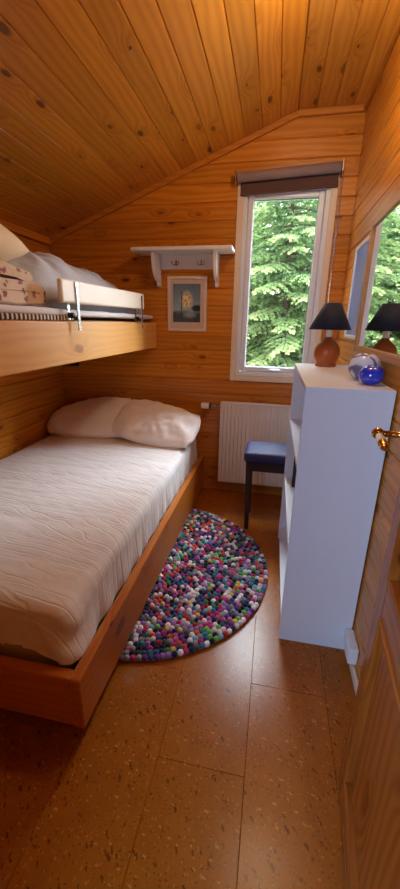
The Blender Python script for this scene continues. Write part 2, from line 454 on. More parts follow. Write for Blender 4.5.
# ------------------------------------------------------------------ boarded surfaces
def boards(bm, origin, dL, dW, dN, L0, L1, w0, pitch, count, T=0.02, g=0.006, cut=None, tl=None):
    """Tongue and groove boards. origin + dL*u + dW*w, face towards dN. cut(w_lo,w_hi)->list of (u0,u1)."""
    uvl = bm.loops.layers.uv.verify()
    tone = bm.faces.layers.float.get('tone') or bm.faces.layers.float.new('tone')
    dL, dW, dN, O = Vector(dL), Vector(dW), Vector(dN), Vector(origin)
    for i in range(count):
        a = w0 + i * pitch; b = a + pitch
        spans = cut(a, b) if cut else [(L0, L1)]
        tv = random.uniform(-1, 1); ou, ov = random.uniform(0, 60), random.uniform(0, 60)
        for (u0, u1) in spans:
            if u1 - u0 < 1e-3: continue
            prof = [(a, -T), (a, -g * 1.2), (a + g, 0), (b - g, 0), (b, -g * 1.2), (b, -T)]
            A = [bm.verts.new(O + dL * u0 + dW * w + dN * n) for w, n in prof]
            B = [bm.verts.new(O + dL * u1 + dW * w + dN * n) for w, n in prof]
            fs = []
            for k in range(len(prof)):
                k2 = (k + 1) % len(prof)
                f = bm.faces.new((A[k], A[k2], B[k2], B[k])); fs.append(f)
                for l, uv in zip(f.loops, ((u0, prof[k][0] + prof[k][1]), (u0, prof[k2][0] + prof[k2][1]), (u1, prof[k2][0] + prof[k2][1]), (u1, prof[k][0] + prof[k][1]))):
                    l[uvl].uv = (uv[0] + ou, uv[1] - a + ov)
            fs.append(bm.faces.new(A[::-1])); fs.append(bm.faces.new(B))
            for f in fs[-2:]:
                for l in f.loops: l[uvl].uv = (ou, ov)
            for f in fs: f[tone] = tv
    return bm

Z0, P = 0.066 - 0.117, 0.117
WX0, WX1, WZ0, WZ1 = -0.305, 0.297, 1.045, 2.375      # window opening
slope = (ZR - ZL) / (XRIDGE - XL)
def back_cut(a, b):
    x0 = XL
    if b > ZL: x0 = max(XL, XL + (a - ZL) / slope - 0.03)
    if b > WZ0 and a < WZ1: return [(x0, WX0), (WX1, XR)]
    return [(x0, XR)]
bm = new_bm(); boards(bm, (0, D, 0), (1, 0, 0), (0, 0, 1), (0, -1, 0), XL, XR, Z0, P, 25, cut=back_cut)
# fill strips so the opening edges line up exactly with the frame (solid backing behind the boards)
box(bm, XL - .1, WX0, D + .02, D + .1, -0.05, 2.9, 0); box(bm, WX1, XR + .1, D + .02, D + .1, -0.05, 2.9, 0)
box(bm, WX0, WX1, D + .02, D + .1, -0.05, WZ0, 0); box(bm, WX0, WX1, D + .02, D + .1, WZ1, 2.9, 0)
bmesh.ops.recalc_face_normals(bm, faces=bm.faces)
struct('wall_back', bm, M['wall'])

YF = 0.1   # inner face of the front wall
bm = new_bm(); boards(bm, (XL, 0, 0), (0, 1, 0), (0, 0, 1), (1, 0, 0), YF, D, Z0, P, 19)
box(bm, XL - .1, XL - .02, -0.1, D + .1, -0.05, 2.2, 0, 'y')
bmesh.ops.recalc_face_normals(bm, faces=bm.faces); struct('wall_left', bm, M['wall'])
bm = new_bm(); boards(bm, (XR, 0, 0), (0, 1, 0), (0, 0, 1), (-1, 0, 0), YF, D, Z0, P, 25)
box(bm, XR + .02, XR + .1, -0.1, D + .1, -0.05, 2.9, 0, 'y')
bmesh.ops.recalc_face_normals(bm, faces=bm.faces); struct('wall_right', bm, M['wall'])
# front wall with the doorway the photograph is taken from
DX0, DX1, DZ = -0.60, 0.262, 2.02
def front_cut(a, b):
    x0 = XL
    if b > ZL: x0 = max(XL, XL + (a - ZL) / slope - 0.03)
    if a < DZ: return [(x0, DX0), (DX1, XR)]
    return [(x0, XR)]
bm = new_bm(); boards(bm, (0, YF, 0), (1, 0, 0), (0, 0, 1), (0, 1, 0), XL, XR, Z0, P, 25, cut=front_cut)
box(bm, XL - .1, DX0, -.02, YF - .02, -0.05, 2.9, 0); box(bm, DX1, XR + .1, -.02, YF - .02, -0.05, 2.9, 0); box(bm, DX0, DX1, -.02, YF - .02, 2.14, 2.9, 0)
bmesh.ops.recalc_face_normals(bm, faces=bm.faces); struct('wall_front', bm, M['wall'])

# unseen hall shell behind the doorway, added to shut out sky light
bm = new_bm()
box(bm, -1.95, -1.85, -2.05, -.02, -.06, 2.55, 0, 'y'); box(bm, 1.0, 1.1, -2.05, -.02, -.06, 2.55, 0, 'y'); box(bm, -1.95, 1.1, -2.15, -2.05, -.06, 2.55, 0, 'x')
box(bm, .55, 1.1, -.03, .06, -.06, 2.55, 0)
struct('wall_hall_skyblock', bm, M['wall'])
bm = new_bm(); box(bm, -1.95, 1.1, -2.15, -.02, 2.5, 2.58, 0, 'y'); struct('ceiling_hall_skyblock', bm, M['ceil'])  # unseen lid of the added shell, keeps sky light off the doorway

# ceiling: sloping boards then a flat strip, all running front to back
bm = new_bm()
ln = math.hypot(XRIDGE - XL, ZR - ZL); dW = ((XRIDGE - XL) / ln, 0, (ZR - ZL) / ln); dN = (dW[2], 0, -dW[0])
nb = 17
boards(bm, (XL, 0, ZL), (0, 1, 0), dW, dN, 0.0, D + .02, 0, ln / nb, nb, g=0.005)
boards(bm, (XRIDGE, 0, ZR), (0, 1, 0), (1, 0, 0), (0, 0, -1), 0.0, D + .02, 0, (XR + .03 - XRIDGE) / 4, 4, g=0.005)
prism(bm, [(XL - .2, ZL - 0.03), (XRIDGE, ZR + .03), (XR + .15, ZR + .03), (XR + .15, ZR + .12), (XRIDGE - .02, ZR + .12), (XL - .2, ZL + .1)], 'y', -0.1, D + .12, grain='y')
bmesh.ops.recalc_face_normals(bm, faces=bm.faces); struct('ceiling', bm, M['ceil'])

# cornice along back wall (slope, flat) and left eave
bm = new_bm()
c0 = Vector((XL, ZL)); c1 = Vector((XRIDGE, ZR)); nrm = Vector((dN[0], dN[2])) * 0.036
prism(bm, [tuple(c0), tuple(c1), (XRIDGE + nrm.x * 0.35, ZR - 0.036), tuple(c0 + nrm + Vector((0, 0)))], 'y', D - .028, D, 0.003)
prism(bm, [(XRIDGE, ZR), (XR, ZR), (XR, ZR - .034), (XRIDGE + nrm.x * .35, ZR - .036)], 'y', D - .028, D, 0.003)
struct('trim_1', bm, M['trim'])
bm = new_bm(); box(bm, XL, XL + .026, YF, D, ZL - .045, ZL + .008, 0.004, 'y'); struct('trim_2', bm, M['trim'])
bm = new_bm(); box(bm, XR - .022, XR, YF, D - .03, ZR - .034, ZR, 0.004, 'y'); struct('trim_3', bm, M['trim'])
bm = new_bm(); box(bm, XL, XR, D - .014, D, 0, .052, 0.004, 'x'); struct('baseboard_back', bm, M['trim'])
bm = new_bm(); box(bm, XL, XL + .014, YF, D - .014, 0, .052, 0.004, 'y'); struct('baseboard_left', bm, M['trim'])
bm = new_bm(); box(bm, XR - .018, XR, YF, D - .014, 0, .04, 0.004, 'y'); struct('baseboard_right', bm, M['casing'])

# floor: cork planks
bm = new_bm(); uvl = bm.loops.layers.uv.verify(); tone = bm.faces.layers.float.new('tone')
PW = 0.3035; PL = 0.905; ng = 0.0013
for ci in range(-8, 4):
    x0 = 0.012 + ci * PW; x1 = x0 + PW
    off = 0.829 if ci % 2 else 1.175
    for k in range(-5, 4):
        y0 = off + k * PL; y1 = y0 + PL
        a0, a1 = max(x0, XL - .05), min(x1, XR + .6 if y1 < 0 else XR + .1); b0, b1 = max(y0, -2.0), min(y1, D + .05)
        if a1 - a0 < .01 or b1 - b0 < .01: continue
        ou, ov, tv = random.uniform(0, 50), random.uniform(0, 50), random.uniform(-1, 1)
        A = [bm.verts.new(p) for p in ((a0, b0, -.003), (a1, b0, -.003), (a1, b1, -.003), (a0, b1, -.003))]
        B = [bm.verts.new(p) for p in ((a0 + ng, b0 + ng, 0), (a1 - ng, b0 + ng, 0), (a1 - ng, b1 - ng, 0), (a0 + ng, b1 - ng, 0))]
        fs = [bm.faces.new(B)] + [bm.faces.new((A[i - 1], A[i], B[i], B[i - 1])) for i in range(4)]
        for f in fs:
            f[tone] = tv
            for l in f.loops: l[uvl].uv = (l.vert.co.y + ou, l.vert.co.x + ov)
box(bm, XL - .1, XR + .1, -2.0, D + .1, -.06, -.004, 0)
struct('floor', bm, M['cork'])

# ------------------------------------------------------------------ window
w = thing('window_1', (0, D, WZ0), None, None, kind='structure')
bm = new_bm()
cw = 0.042
for a in ((WX0 - cw, WX0 + .002, D - .016, D, WZ0 - cw, WZ1 + cw, 'z'), (WX1 - .002, WX1 + cw, D - .016, D, WZ0 - cw, WZ1 + cw, 'z')):
    box(bm, *a[:6], 0.003, a[6])
box(bm, WX0 + .002, WX1 - .002, D - .016, D, WZ1, WZ1 + cw, 0.003, 'x'); box(bm, WX0 + .002, WX1 - .002, D - .016, D, WZ0 - cw, WZ0, 0.003, 'x')
obj('casing', bm, M['casing'], w)
bm = new_bm()
fw = 0.034
def ring(bm, x0, x1, z0, z1, w_, y0, y1, bev=0.004):
    box(bm, x0, x0 + w_, y0, y1, z0, z1, bev, 'z'); box(bm, x1 - w_, x1, y0, y1, z0, z1, bev, 'z')
    box(bm, x0 + w_, x1 - w_, y0, y1, z0, z0 + w_, bev); box(bm, x0 + w_, x1 - w_, y0, y1, z1 - w_, z1, bev)
ring(bm, WX0, WX1, WZ0, WZ1, fw, D - .006, D + .1)
obj('window_frame', bm, M['pvc'], w)
sx0, sx1, sz0, sz1 = WX0 + fw + .002, WX1 - fw - .002, WZ0 + fw + .002, WZ1 - fw - .002
bm = new_bm(); ring(bm, sx0, sx1, sz0, sz1, 0.040, D + .012, D + .075, 0.006)
sash = obj('sash', bm, M['pvc'], w)
bm = new_bm(); ring(bm, sx0 + .038, sx1 - .038, sz0 + .038, sz1 - .038, 0.005, D + .035, D + .05, 0.001); obj('gasket', bm, M['gasket'], sash)
bm = new_bm(); box(bm, sx0 + .04, sx1 - .04, D + .040, D + .044, sz0 + .04, sz1 - .04, 0); obj('window_pane', bm, M['pane'], sash)
bm = new_bm()
box(bm, -.04, .03, D - .004, D + .012, sz0 + .008, sz0 + .026, 0.004); box(bm, -.018, .052, D - .024, D - .004, sz0 + .014, sz0 + .024, 0.004)
obj('handle', bm, M['pvc'], sash)

# roller blind
t = thing('roller_blind', (0, D - .05, 2.32), 'brown roller blind pulled up above the window', 'blind')
bm = new_bm(); tube(bm, [(-.345, D - .055, 2.415), (.335, D - .055, 2.444)], 0.031, 20); obj('roll', bm, M['blindtube'], t)
Mr = Matrix.Translation((0, 0, 0)) @ Matrix.Rotation(-math.radians(2.4), 4, 'Y')
bm = new_bm(); box(bm, -.325, .330, -.002, .002, -.115, 0.0, 0.001, M=Matrix.Translation((0, D - .028, 2.44)) @ Mr)
fabr = obj('blind_fabric', bm, M['blind'], t)
bm = new_bm(); box(bm, -.325, .330, -.007, .007, -.006, .009, 0.003, M=Matrix.Translation((0, D - .028, 2.331)) @ Mr); obj('bottom_bar', bm, M['blind'], fabr)
for x, z in ((-.358, 2.415), (.345, 2.444)):
    bm = new_bm(); box(bm, x - .006, x + .006, D - .088, D - .016, z - .034, z + .034, 0.003); obj('bracket', bm, M['chrome'], t)
bm = new_bm()
tube(bm, [(.357, D - .06, 2.42), (.357, D - .058, 1.9), (.356, D - .058, 1.35)], 0.0022, 6); tube(bm, [(.352, D - .04, 2.42), (.352, D - .05, 1.9), (.354, D - .056, 1.35)], 0.0022, 6)
obj('pull_chain', bm, M['chrome'], t)

# ------------------------------------------------------------------ radiator with thermostat
t = thing('radiator', (-.03, D - .06, .12), 'cream ribbed panel radiator on the wall under the window', 'radiator')
RX0, RX1, RZ0, RZ1 = -.402, .34, .122, .835
bm = new_bm()
uvl = bm.loops.layers.uv.verify()
prof = []; n = 22; step = (RX1 - RX0 - .04) / n
yb, yf = D - .086, D - .096
prof.append((RX0, yb)); prof.append((RX0, yf)); 
for i in range(n):
    a = RX0 + .02 + i * step
    prof += [(a + step * .12, yf), (a + step * .24, yf + .009), (a + step * .42, yf + .009), (a + step * .54, yf)]
prof += [(RX1, yf), (RX1, yb + .02), (RX0, yb + .02)]
prism(bm, prof, 'z', RZ0, RZ1 - .012, 0, 'z')
box(bm, RX0, RX1, D - .064, D - .052, RZ0 + .01, RZ1 - .02, .004)
obj('front_panel', bm, M['radiator'], t)
bm = new_bm(); box(bm, RX0 - .003, RX1 + .003, yf - .003, D - .05, RZ1 - .014, RZ1, .004); obj('top_grille', bm, M['radiator'], t)
for x0, x1 in ((RX0 - .003, RX0 + .004), (RX1 - .004, RX1 + .003)):
    bm = new_bm(); box(bm, x0, x1, yf - .003, D - .05, RZ0, RZ1 - .014, .002, 'z'); obj('side_panel', bm, M['radiator'], t)
for x in (-.28, .22):
    bm = new_bm(); box(bm, x - .02, x + .02, D - .055, D, .2, .75, .002, 'z'); obj('wall_bracket', bm, M['radiator'], t)
tv = None
bm = new_bm(); box(bm, -.575, -.505, D - .075, D - .015, .765, .81, .008, seg=2); tv = obj('thermostat_head', bm, M['white'], t)
bm = new_bm(); box(bm, -.505, -.494, D - .07, D - .02, .768, .807, .003); obj('dial_ring', bm, M['black'], tv)
bm = new_bm(); tube(bm, [(-.494, D - .045, .788), (-.40, D - .045, .788)], .008, 10); tube(bm, [(-.46, D - .045, .788), (-.445, D - .045, .788)], .015, 8); tube(bm, [(-.425, D - .045, .788), (-.412, D - .045, .788)], .013, 6); tube(bm, [(-.47, D - .045, .788), (-.47, D - .02, .78), (-.47, D - .0, .78)], .006, 8)
obj('valve', bm, M['chrome'], t)

# ------------------------------------------------------------------ wall shelf and picture
t = thing('wall_shelf', (-.72, D, 1.72), 'white painted coat shelf with curved brackets on the back wall', 'shelf')
SX0, SX1 = -1.095, -.345
bm = new_bm(); box(bm, SX0, SX1, D - .215, D, 1.945, 1.97, .005); obj('shelf_board', bm, M['white'], t)
bm = new_bm(); box(bm, -.925, -.49, D - .016, D, 1.845, 1.945, .003); obj('hook_rail', bm, M['white'], t)
def bracket(x):
    pts = [(D, 1.945), (D - .175, 1.945), (D - .172, 1.925)]
    for i in range(1, 13):
        a = i / 12 * PI / 2
        pts.append((D - .042 - .13 * math.cos(a) ** 1.0 * (1 - 0.0), 1.925 - .17 * math.sin(a)))
    pts += [(D - .036, 1.72), (D, 1.715)]
    bm = new_bm(); prism(bm, pts, 'x', x - .013, x + .013, .002, 'z'); return bm
for x in (-.94, -.475): obj('bracket', bracket(x), M['white'], t)
for x in (-.80, -.60):
    bm = new_bm()
    for s in (-1, 1):
        tube(bm, [(x, D - .018, 1.885), (x + s * .012, D - .03, 1.872), (x + s * .024, D - .045, 1.875), (x + s * .028, D - .05, 1.895)], .0035, 8)
    box(bm, x - .008, x + .008, D - .02, D - .015, 1.868, 1.908, .002)
    obj('hook', bm, M['chrome'], t)

t = thing('framed_picture', (-.713, D, 1.39), 'cream framed picture of dusky blue water hanging below the white shelf', 'picture')
bm = new_bm(); ring(bm, -.872, -.553, 1.385, 1.795, .022, D - .024, D - .001, .004); obj('frame', bm, M['picframe'], t)
bm = new_bm(); box(bm, -.85, -.575, D - .012, D - .004, 1.407, 1.773, 0); obj('mount', bm, M['mat'], t)
bm = new_bm(); box(bm, -.828, -.605, D - .014, D - .0125, 1.455, 1.741, 0); obj('print', bm, M['art'], t)

# ------------------------------------------------------------------ right wall: picture and mirror
t = thing('framed_picture', (XR, 2.42, 1.39), 'narrow white framed glazed picture with a painted pale blue reflection on the right wall, behind the lamp', 'picture')
def yring(bm, y0, y1, z0, z1, w_, x0, x1, bev=.003):
    box(bm, x0, x1, y0, y0 + w_, z0, z1, bev, 'z'); box(bm, x0, x1, y1 - w_, y1, z0, z1, bev, 'z')
    box(bm, x0, x1, y0 + w_, y1 - w_, z0, z0 + w_, bev, 'y'); box(bm, x0, x1, y0 + w_, y1 - w_, z1 - w_, z1, bev, 'y')
bm = new_bm(); yring(bm, 2.25, 2.64, 1.375, 1.905, .022, XR - .016, XR - .001); obj('frame', bm, M['white'], t)
bm = new_bm(); box(bm, XR - .009, XR - .004, 2.272, 2.618, 1.397, 1.883, 0); obj('print', bm, M['bluereflection'], t)  # flat sheet carrying the painted blue window reflection
t = thing('wall_mirror', (XR, 1.72, 1.33), 'large wood framed mirror on the right wall above the bookcase', 'mirror')
bm = new_bm(); yring(bm, 1.20, 2.235, 1.315, 1.955, .036, XR - .024, XR - .001); obj('frame', bm, M['mirrorwood'], t)
bm = new_bm(); box(bm, XR - .014, XR - .004, 1.236, 2.199, 1.351, 1.919, 0); obj('mirror_glass', bm, M['mirror'], t)

# ------------------------------------------------------------------ bookcase
BX0, BX1, BY0, BY1, BT = .128, .449, 1.437, 2.352, 1.2274
t = thing('bookcase', ((BX0 + BX1) / 2, (BY0 + BY1) / 2, 0), 'white open bookcase standing along the right wall', 'bookcase')
pt_ = .018
for y in (BY0, BY1 - pt_):
    bm = new_bm(); box(bm, BX0, BX1, y, y + pt_, 0, BT - .02, .0012, 'z'); obj('side_panel', bm, M['bookcase'], t)
bm = new_bm(); box(bm, BX0, BX1, BY0, BY1, BT - .02, BT, .0015, 'y'); obj('top_panel', bm, M['bookcase'], t)
for z in (.075, .462, .862):
    bm = new_bm(); box(bm, BX0 + .003, BX1 - .008, BY0 + pt_, BY1 - pt_, z, z + .018, .001, 'y'); obj('shelf', bm, M['bookcase'], t)
bm = new_bm(); box(bm, BX1 - .006, BX1, BY0 + pt_, BY1 - pt_, .02, BT - .02, 0); obj('back_panel', bm, M['backboard'], t)
bm = new_bm(); box(bm, BX0 + .02, BX0 + .036, BY0 + pt_, BY1 - pt_, 0.0, .075, .001); obj('plinth', bm, M['bookcase'], t)
# book
t = thing('book', (.29, 2.21, .48), 'navy book standing on the middle shelf of the white bookcase', 'book')
bm = new_bm()
box(bm, .172, .36, 2.165, 2.169, .48, .745, .001); box(bm, .172, .36, 2.199, 2.203, .48, .745, .001); box(bm, .356, .36, 2.165, 2.203, .48, .745, .001)
obj('cover', bm, M['navybook'], t)
bm = new_bm(); box(bm, .177, .355, 2.17, 2.198, .484, .741, 0); obj('pages', bm, M['paper'], t)

# lamp
LX, LY = .293, 2.235
t = thing('table_lamp', (LX, LY, BT), 'wooden table lamp with navy shade on top of the bookcase', 'lamp')
bm = new_bm()
prof = [(0, 0), (.055, 0), (.058, .004), (.056, .010), (.050, .014), (.056, .026), (.067, .050), (.071, .075), (.067, .10), (.055, .122), (.038, .138), (.024, .149), (.020, .158), (.021, .162), (.0, .162)]
lathe(bm, [(r, BT + z) for r, z in prof], LX, LY, 40); obj('lamp_base', bm, M['lampwood'], t)
bm = new_bm(); lathe(bm, [(0, BT + .162), (.018, BT + .162), (.018, BT + .215), (.012, BT + .22), (0, BT + .22)], LX, LY, 20); obj('bulb_holder', bm, M['porcelain'], t)
bm = new_bm()
a, b = BT + .2, BT + .338
lathe(bm, [(.112, a), (.114, a), (.044, b), (.042, b), (.112, a)], LX, LY, 48); lathe(bm, [(.043, b - .003), (.01, b - .006), (.01, b - .010), (.043, b - .006)], LX, LY, 24)
obj('lamp_shade', bm, M['navy'], t)
bm = new_bm(); tube(bm, [(LX, LY, BT + .215), (LX, LY, b - .005)], .004, 8); obj('shade_stem', bm, M['brass'], t)

# glass globes
def globe(cx, cy, r, sq, z, name, label, mat, hole):
    t = thing(name, (cx, cy, z), label, 'glass ornament')
    bm = new_bm(); pr = []
    a0 = -PI / 2 + .35; a1 = PI / 2 - hole
    for i in range(29):
        a = a0 + (a1 - a0) * i / 28; pr.append((r * math.cos(a), r * sq * (math.sin(a) + math.sin(-a0))))
    top = pr[-1]
    pr = [(0, 0.0)] + pr + [(top[0] * .9, top[1] - .004), (top[0] * .5, top[1] - .012), (0, top[1] - .014)]
    lathe(bm, [(p[0], p[1] + z) for p in pr], cx, cy, 40)
    return t, bm
t, bm = globe(.385, 1.70, .066, .92, BT, 'glass_globe', 'large pale swirled glass globe on the bookcase, behind the blue one', M['swirl'], .5); obj('globe', bm, M['swirl'], t)
bm = new_bm(); lathe(bm, [(0, BT + .100), (.016, BT + .100), (.016, BT + .112), (0, BT + .112)], .385, 1.70, 20); obj('candle', bm, M['chrome'], t)
t, bm = globe(.388, 1.575, .049, .82, BT, 'glass_globe', 'small cobalt blue glass globe on the bookcase, in front of the pale one', M['cobalt'], .45); obj('globe', bm, M['cobalt'], t)
bm = new_bm(); lathe(bm, [(0, BT + .064), (.012, BT + .064), (.012, BT + .073), (0, BT + .073)], .388, 1.575, 20); obj('candle', bm, M['chrome'], t)

# ------------------------------------------------------------------ stool
t = thing('stool', (.06, 2.55, 0), 'dark wood stool with padded navy seat in front of the radiator', 'stool')
TX0, TX1, TY0, TY1 = -.152, .24, 2.385, 2.70
TZ = .605
def seatd(p, n): return .012 * max(0, n.z) * math.sin(PI * min(1, max(0, (p.x - TX0) / (TX1 - TX0)))) * math.sin(PI * min(1, max(0, (p.y - TY0) / (TY1 - TY0)))) + .002 * fbm((p.x * 9, p.y * 9, p.z * 9))
bm = rounded_slab(TX0, TX1, TY0, TY1, .527, TZ, .028, (30, 24, 8), seatd); obj('seat', bm, M['navyseat'], t)
bm = new_bm()
box(bm, TX0 + .03, TX1 - .03, TY0 + .02, TY0 + .04, .465, .528, .003); box(bm, TX0 + .03, TX1 - .03, TY1 - .04, TY1 - .02, .465, .528, .003)
box(bm, TX0 + .022, TX0 + .042, TY0 + .03, TY1 - .03, .465, .528, .003, 'y'); box(bm, TX1 - .042, TX1 - .022, TY0 + .03, TY1 - .03, .465, .528, .003, 'y')
obj('apron', bm, M['darkwood'], t)
for lx, ly in ((TX0 + .035, TY0 + .03), (TX1 - .035, TY0 + .03), (TX0 + .035, TY1 - .03), (TX1 - .035, TY1 - .03)):
    bm = new_bm(); s = .019
    sx = .012 * (1 if lx < .04 else -1)
    tt = new_bm(); bmesh.ops.create_cube(tt, size=1.0)
    for v in tt.verts:
        k = .8 if v.co.z < 0 else 1.0
        v.co = Vector((lx + v.co.x * 2 * s * k + (sx if v.co.z < 0 else 0), ly + v.co.y * 2 * s * k, .528 if v.co.z > 0 else 0))
    bmesh.ops.bevel(tt, geom=list(tt.edges), offset=.003, segments=1, affect='EDGES'); uv_box(tt, 'z'); merge(bm, tt)
    obj('leg', bm, M['darkwood'], t)

# ------------------------------------------------------------------ lower bed
RXo, RXi = -.55, -.590
FY = .805
t = thing('low_bed', ((XL + RXo) / 2, 1.9, 0), 'low pine bed frame along the left wall under the bunk', 'bed')
bm = new_bm(); prism(bm, [(FY, .088), (D - .015, .030), (D - .015, .322), (FY, .315)], 'x', RXi, RXo, .004, 'y'); obj('side_rail', bm, M['bed'], t)
bm = new_bm(); box(bm, XL + .003, RXi, FY, FY + .04, .095, .315, .004, 'x'); obj('end_board', bm, M['bed'], t)
bm = new_bm()
for i in range(12):
    y = FY + .08 + i * .178; box(bm, XL + .02, RXi, y, y + .09, .188, .206, .002, 'x')
obj('slats', bm, M['bed'], t)
for x, y in ((-1.7, 1.15), (-.78, 1.15), (-1.7, 2.8), (-.78, 2.8)):
    bm = new_bm(); box(bm, x - .035, x + .035, y - .035, y + .035, 0, .188, .004, 'z'); obj('leg', bm, M['bed'], t)

mx0, mx1, my0, my1, mz0, mz1 = XL + .02, -.609, .868, D - .02, .207, .522
t = thing('mattress', ((mx0 + mx1) / 2, (my0 + my1) / 2, mz0), 'thick mattress under a wrinkled white sheet on the low bed', 'mattress')
bm = rounded_slab(mx0 + .012, mx1 - .014, my0 + .012, my1 - .01, mz0, mz1 - .02, .03, (20, 30, 6)); obj('mattress_core', bm, M['core'], t)
def sheetd(p, n):
    w = 0.0014 * fbm((p.x * 2.2 + 5, p.y * 15 + p.x * 3, p.z * 6), 3) + .0028 * fbm((p.x * 10, p.y * 13, p.z * 9 + 3), 4) - .003 * abs(fbm((p.x * 5 + 2, p.y * 16 + p.x * 5, 1), 2))
    q = abs(math.sin(p.y * 24 + .9 * fbm((p.x * 3, p.y * 2, 1)))) ** 10 * .0018     # quilting seams pulled across
    w -= q
    e = max(0.0, 1 - abs(n.z))
    # skirt: loose folds towards the hem
    low = min(1.0, max(0.0, (.44 - p.z) / .12))
    w += e * low * (.007 * math.sin((p.x + p.y) * 38 + 2 * fbm((p.x * 4, p.y * 4, 0))) + .004)
    # bunched corner at the foot
    c = math.exp(-(((p.x - mx1) ** 2 + (p.y - my0) ** 2) / .012)); w += c * e * (.010 * math.sin(p.z * 50 + p.x * 55) + .004 + .02 * low)
    # crowned top
    if n.z > .5: w += .022 * math.sin(PI * (p.x - mx0) / (mx1 - mx0)) ** .7 if mx0 < p.x < mx1 else 0
    return w
def sheetkeep(c):
    hem = .335 + .018 * fbm((c.x * 5, c.y * 5, 2)) - .02 * math.exp(-((c.x - mx1) ** 2 + (c.y - my0) ** 2) / .01)
    if c.x > mx1 - .03 and c.y > my0 + .05: hem = .29
    return c.z > hem
bm = rounded_slab(mx0, mx1, my0, my1, mz0, mz1 - .004, .055, (90, 210, 22), sheetd, sheetkeep); obj('fitted_sheet', bm, M['sheet'], t)

# ------------------------------------------------------------------ pillows
def pillow_bm(a, b, th, seed, nu=60, nv=46, pinch=.10, rnd=.11, taper=0.0, spin=0.0):
    bm = new_bm(); uvl = bm.loops.layers.uv.verify()
    def P_(u, v, s):
        x = a * u * (1 - rnd * v ** 4 + pinch * .6 * v ** 10); y = b * v * (1 - .12 * u * u - rnd * 1.0 * u ** 4 + pinch * 1.3 * u ** 10)
        y *= 1 + taper * u
        e = max(0, 1 - abs(u) ** 2.6) * max(0, 1 - abs(v) ** 2.6)
        z = th * e ** .42
        rim = max(abs(u), abs(v)) ** 6
        w = .012 * fbm((x * 8 + seed, y * 8, s), 4) - .006 * abs(fbm((x * 6 + seed, y * 10, s + 4), 2)) + .007 * rim * math.sin((x * y) * 160 + 26 * (x - y) + seed)
        # creases running to the corners
        w += .006 * math.sin(12 * math.atan2(y, x + .02) + seed) * (min(1, math.hypot(u, v))) * e ** .3
        return Vector((x, y, s * (z + w * (e ** .25)) + .010 * rim * math.sin(9 * x + seed)))
    G = {}
    for s in (1, -1):
        for i in range(nu + 1):
            for j in range(nv + 1):
                edge = i in (0, nu) or j in (0, nv)
                if s == -1 and edge: G[s, i, j] = G[1, i, j]; continue
                u = math.sin((2 * i / nu - 1) * PI / 2); v = math.sin((2 * j / nv - 1) * PI / 2)
                G[s, i, j] = bm.verts.new(P_(u, v, s))
    for s in (1, -1):
        for i in range(nu):
            for j in range(nv):
                q = [G[s, i, j], G[s, i + 1, j], G[s, i + 1, j + 1], G[s, i, j + 1]]
                f = bm.faces.new(q if s == 1 else q[::-1]); f.smooth = True
    bm.transform(Matrix.Rotation(spin, 4, 'Z'))
    return bm
def place(bm, loc, rx, ry, rz):
    bm.transform(Matrix.Translation(loc) @ Matrix.Rotation(rz, 4, 'Z') @ Matrix.Rotation(ry, 4, 'Y') @ Matrix.Rotation(rx, 4, 'X')); return bm
bm = place(pillow_bm(.365, .222, .085, 1.3, rnd=.20, pinch=.16, taper=.26, spin=.09), (-1.515, 2.80, .655), math.radians(30), math.radians(-3), math.radians(2))
tag(obj('pillow', bm, M['pillow']), 'white pillow in the corner of the low bed, leaning on the back wall', 'pillow', 'pillows at the head of the low bed')
bm = place(pillow_bm(.350, .222, .088, 4.1, rnd=.20, pinch=.16, taper=-.06, spin=-.03), (-.895, 2.755, .662), math.radians(31), math.radians(6), math.radians(-4))
tag(obj('pillow', bm, M['pillow']), 'white pillow on the low bed, the one nearer the radiator', 'pillow', 'pillows at the head of the low bed')

# ------------------------------------------------------------------ upper bunk
UX, UB, UT = -.975, 1.250, 1.447
t = thing('bunk_bed', (-1.42, 2.0, UB), 'pine upper bunk fixed between the walls above the low bed', 'bunk bed')
bm = new_bm(); box(bm, UX - .042, UX, .78, D - .001, UB, UT, .006, 'y', seg=2); obj('side_board', bm, M['bunk'], t)
bm = new_bm(); box(bm, XL + .002, UX - .042, .78, D - .002, UB + .03, UB + .05, .001, 'x'); obj('base_board', bm, M['bed'], t)
bm = new_bm(); box(bm, XL + .004, -1.70, D - .045, D - .001, UB - .18, UB + .03, .004, 'z'); obj('corner_bracket', bm, M['black'], t, 'black corner bracket')
bm = new_bm(); box(bm, XL + .002, UX - .042, .78, .82, UB, UT, .004, 'x'); obj('end_board', bm, M['bunk'], t)

ux0, ux1, uy0, uy1 = XL + .01, UX - .02, .84, D - .01
t = thing('mattress', ((ux0 + ux1) / 2, (uy0 + uy1) / 2, UB + .05), 'mattress with striped ticking edge on the upper bunk', 'mattress')
bm = rounded_slab(ux0, UX - .046, uy0, uy1, UB + .052, 1.455, .02, (6, 10, 6)); obj('mattress_core', bm, M['core'], t)
bm = rounded_slab(UX - .075, ux1 - .004, uy0, 1.78, 1.449, 1.476, .006, (6, 60, 6), lambda p, n: .0015 * fbm((p.x * 8, p.y * 12, p.z * 8))); obj('ticking_edge', bm, M['ticking'], t)
bm = rounded_slab(ux0, ux1, uy0, uy1, 1.472, 1.505, .014, (24, 80, 6), lambda p, n: .004 * fbm((p.x * 5, p.y * 9, p.z * 6))); obj('sheet', bm, M['topsheet'], t)

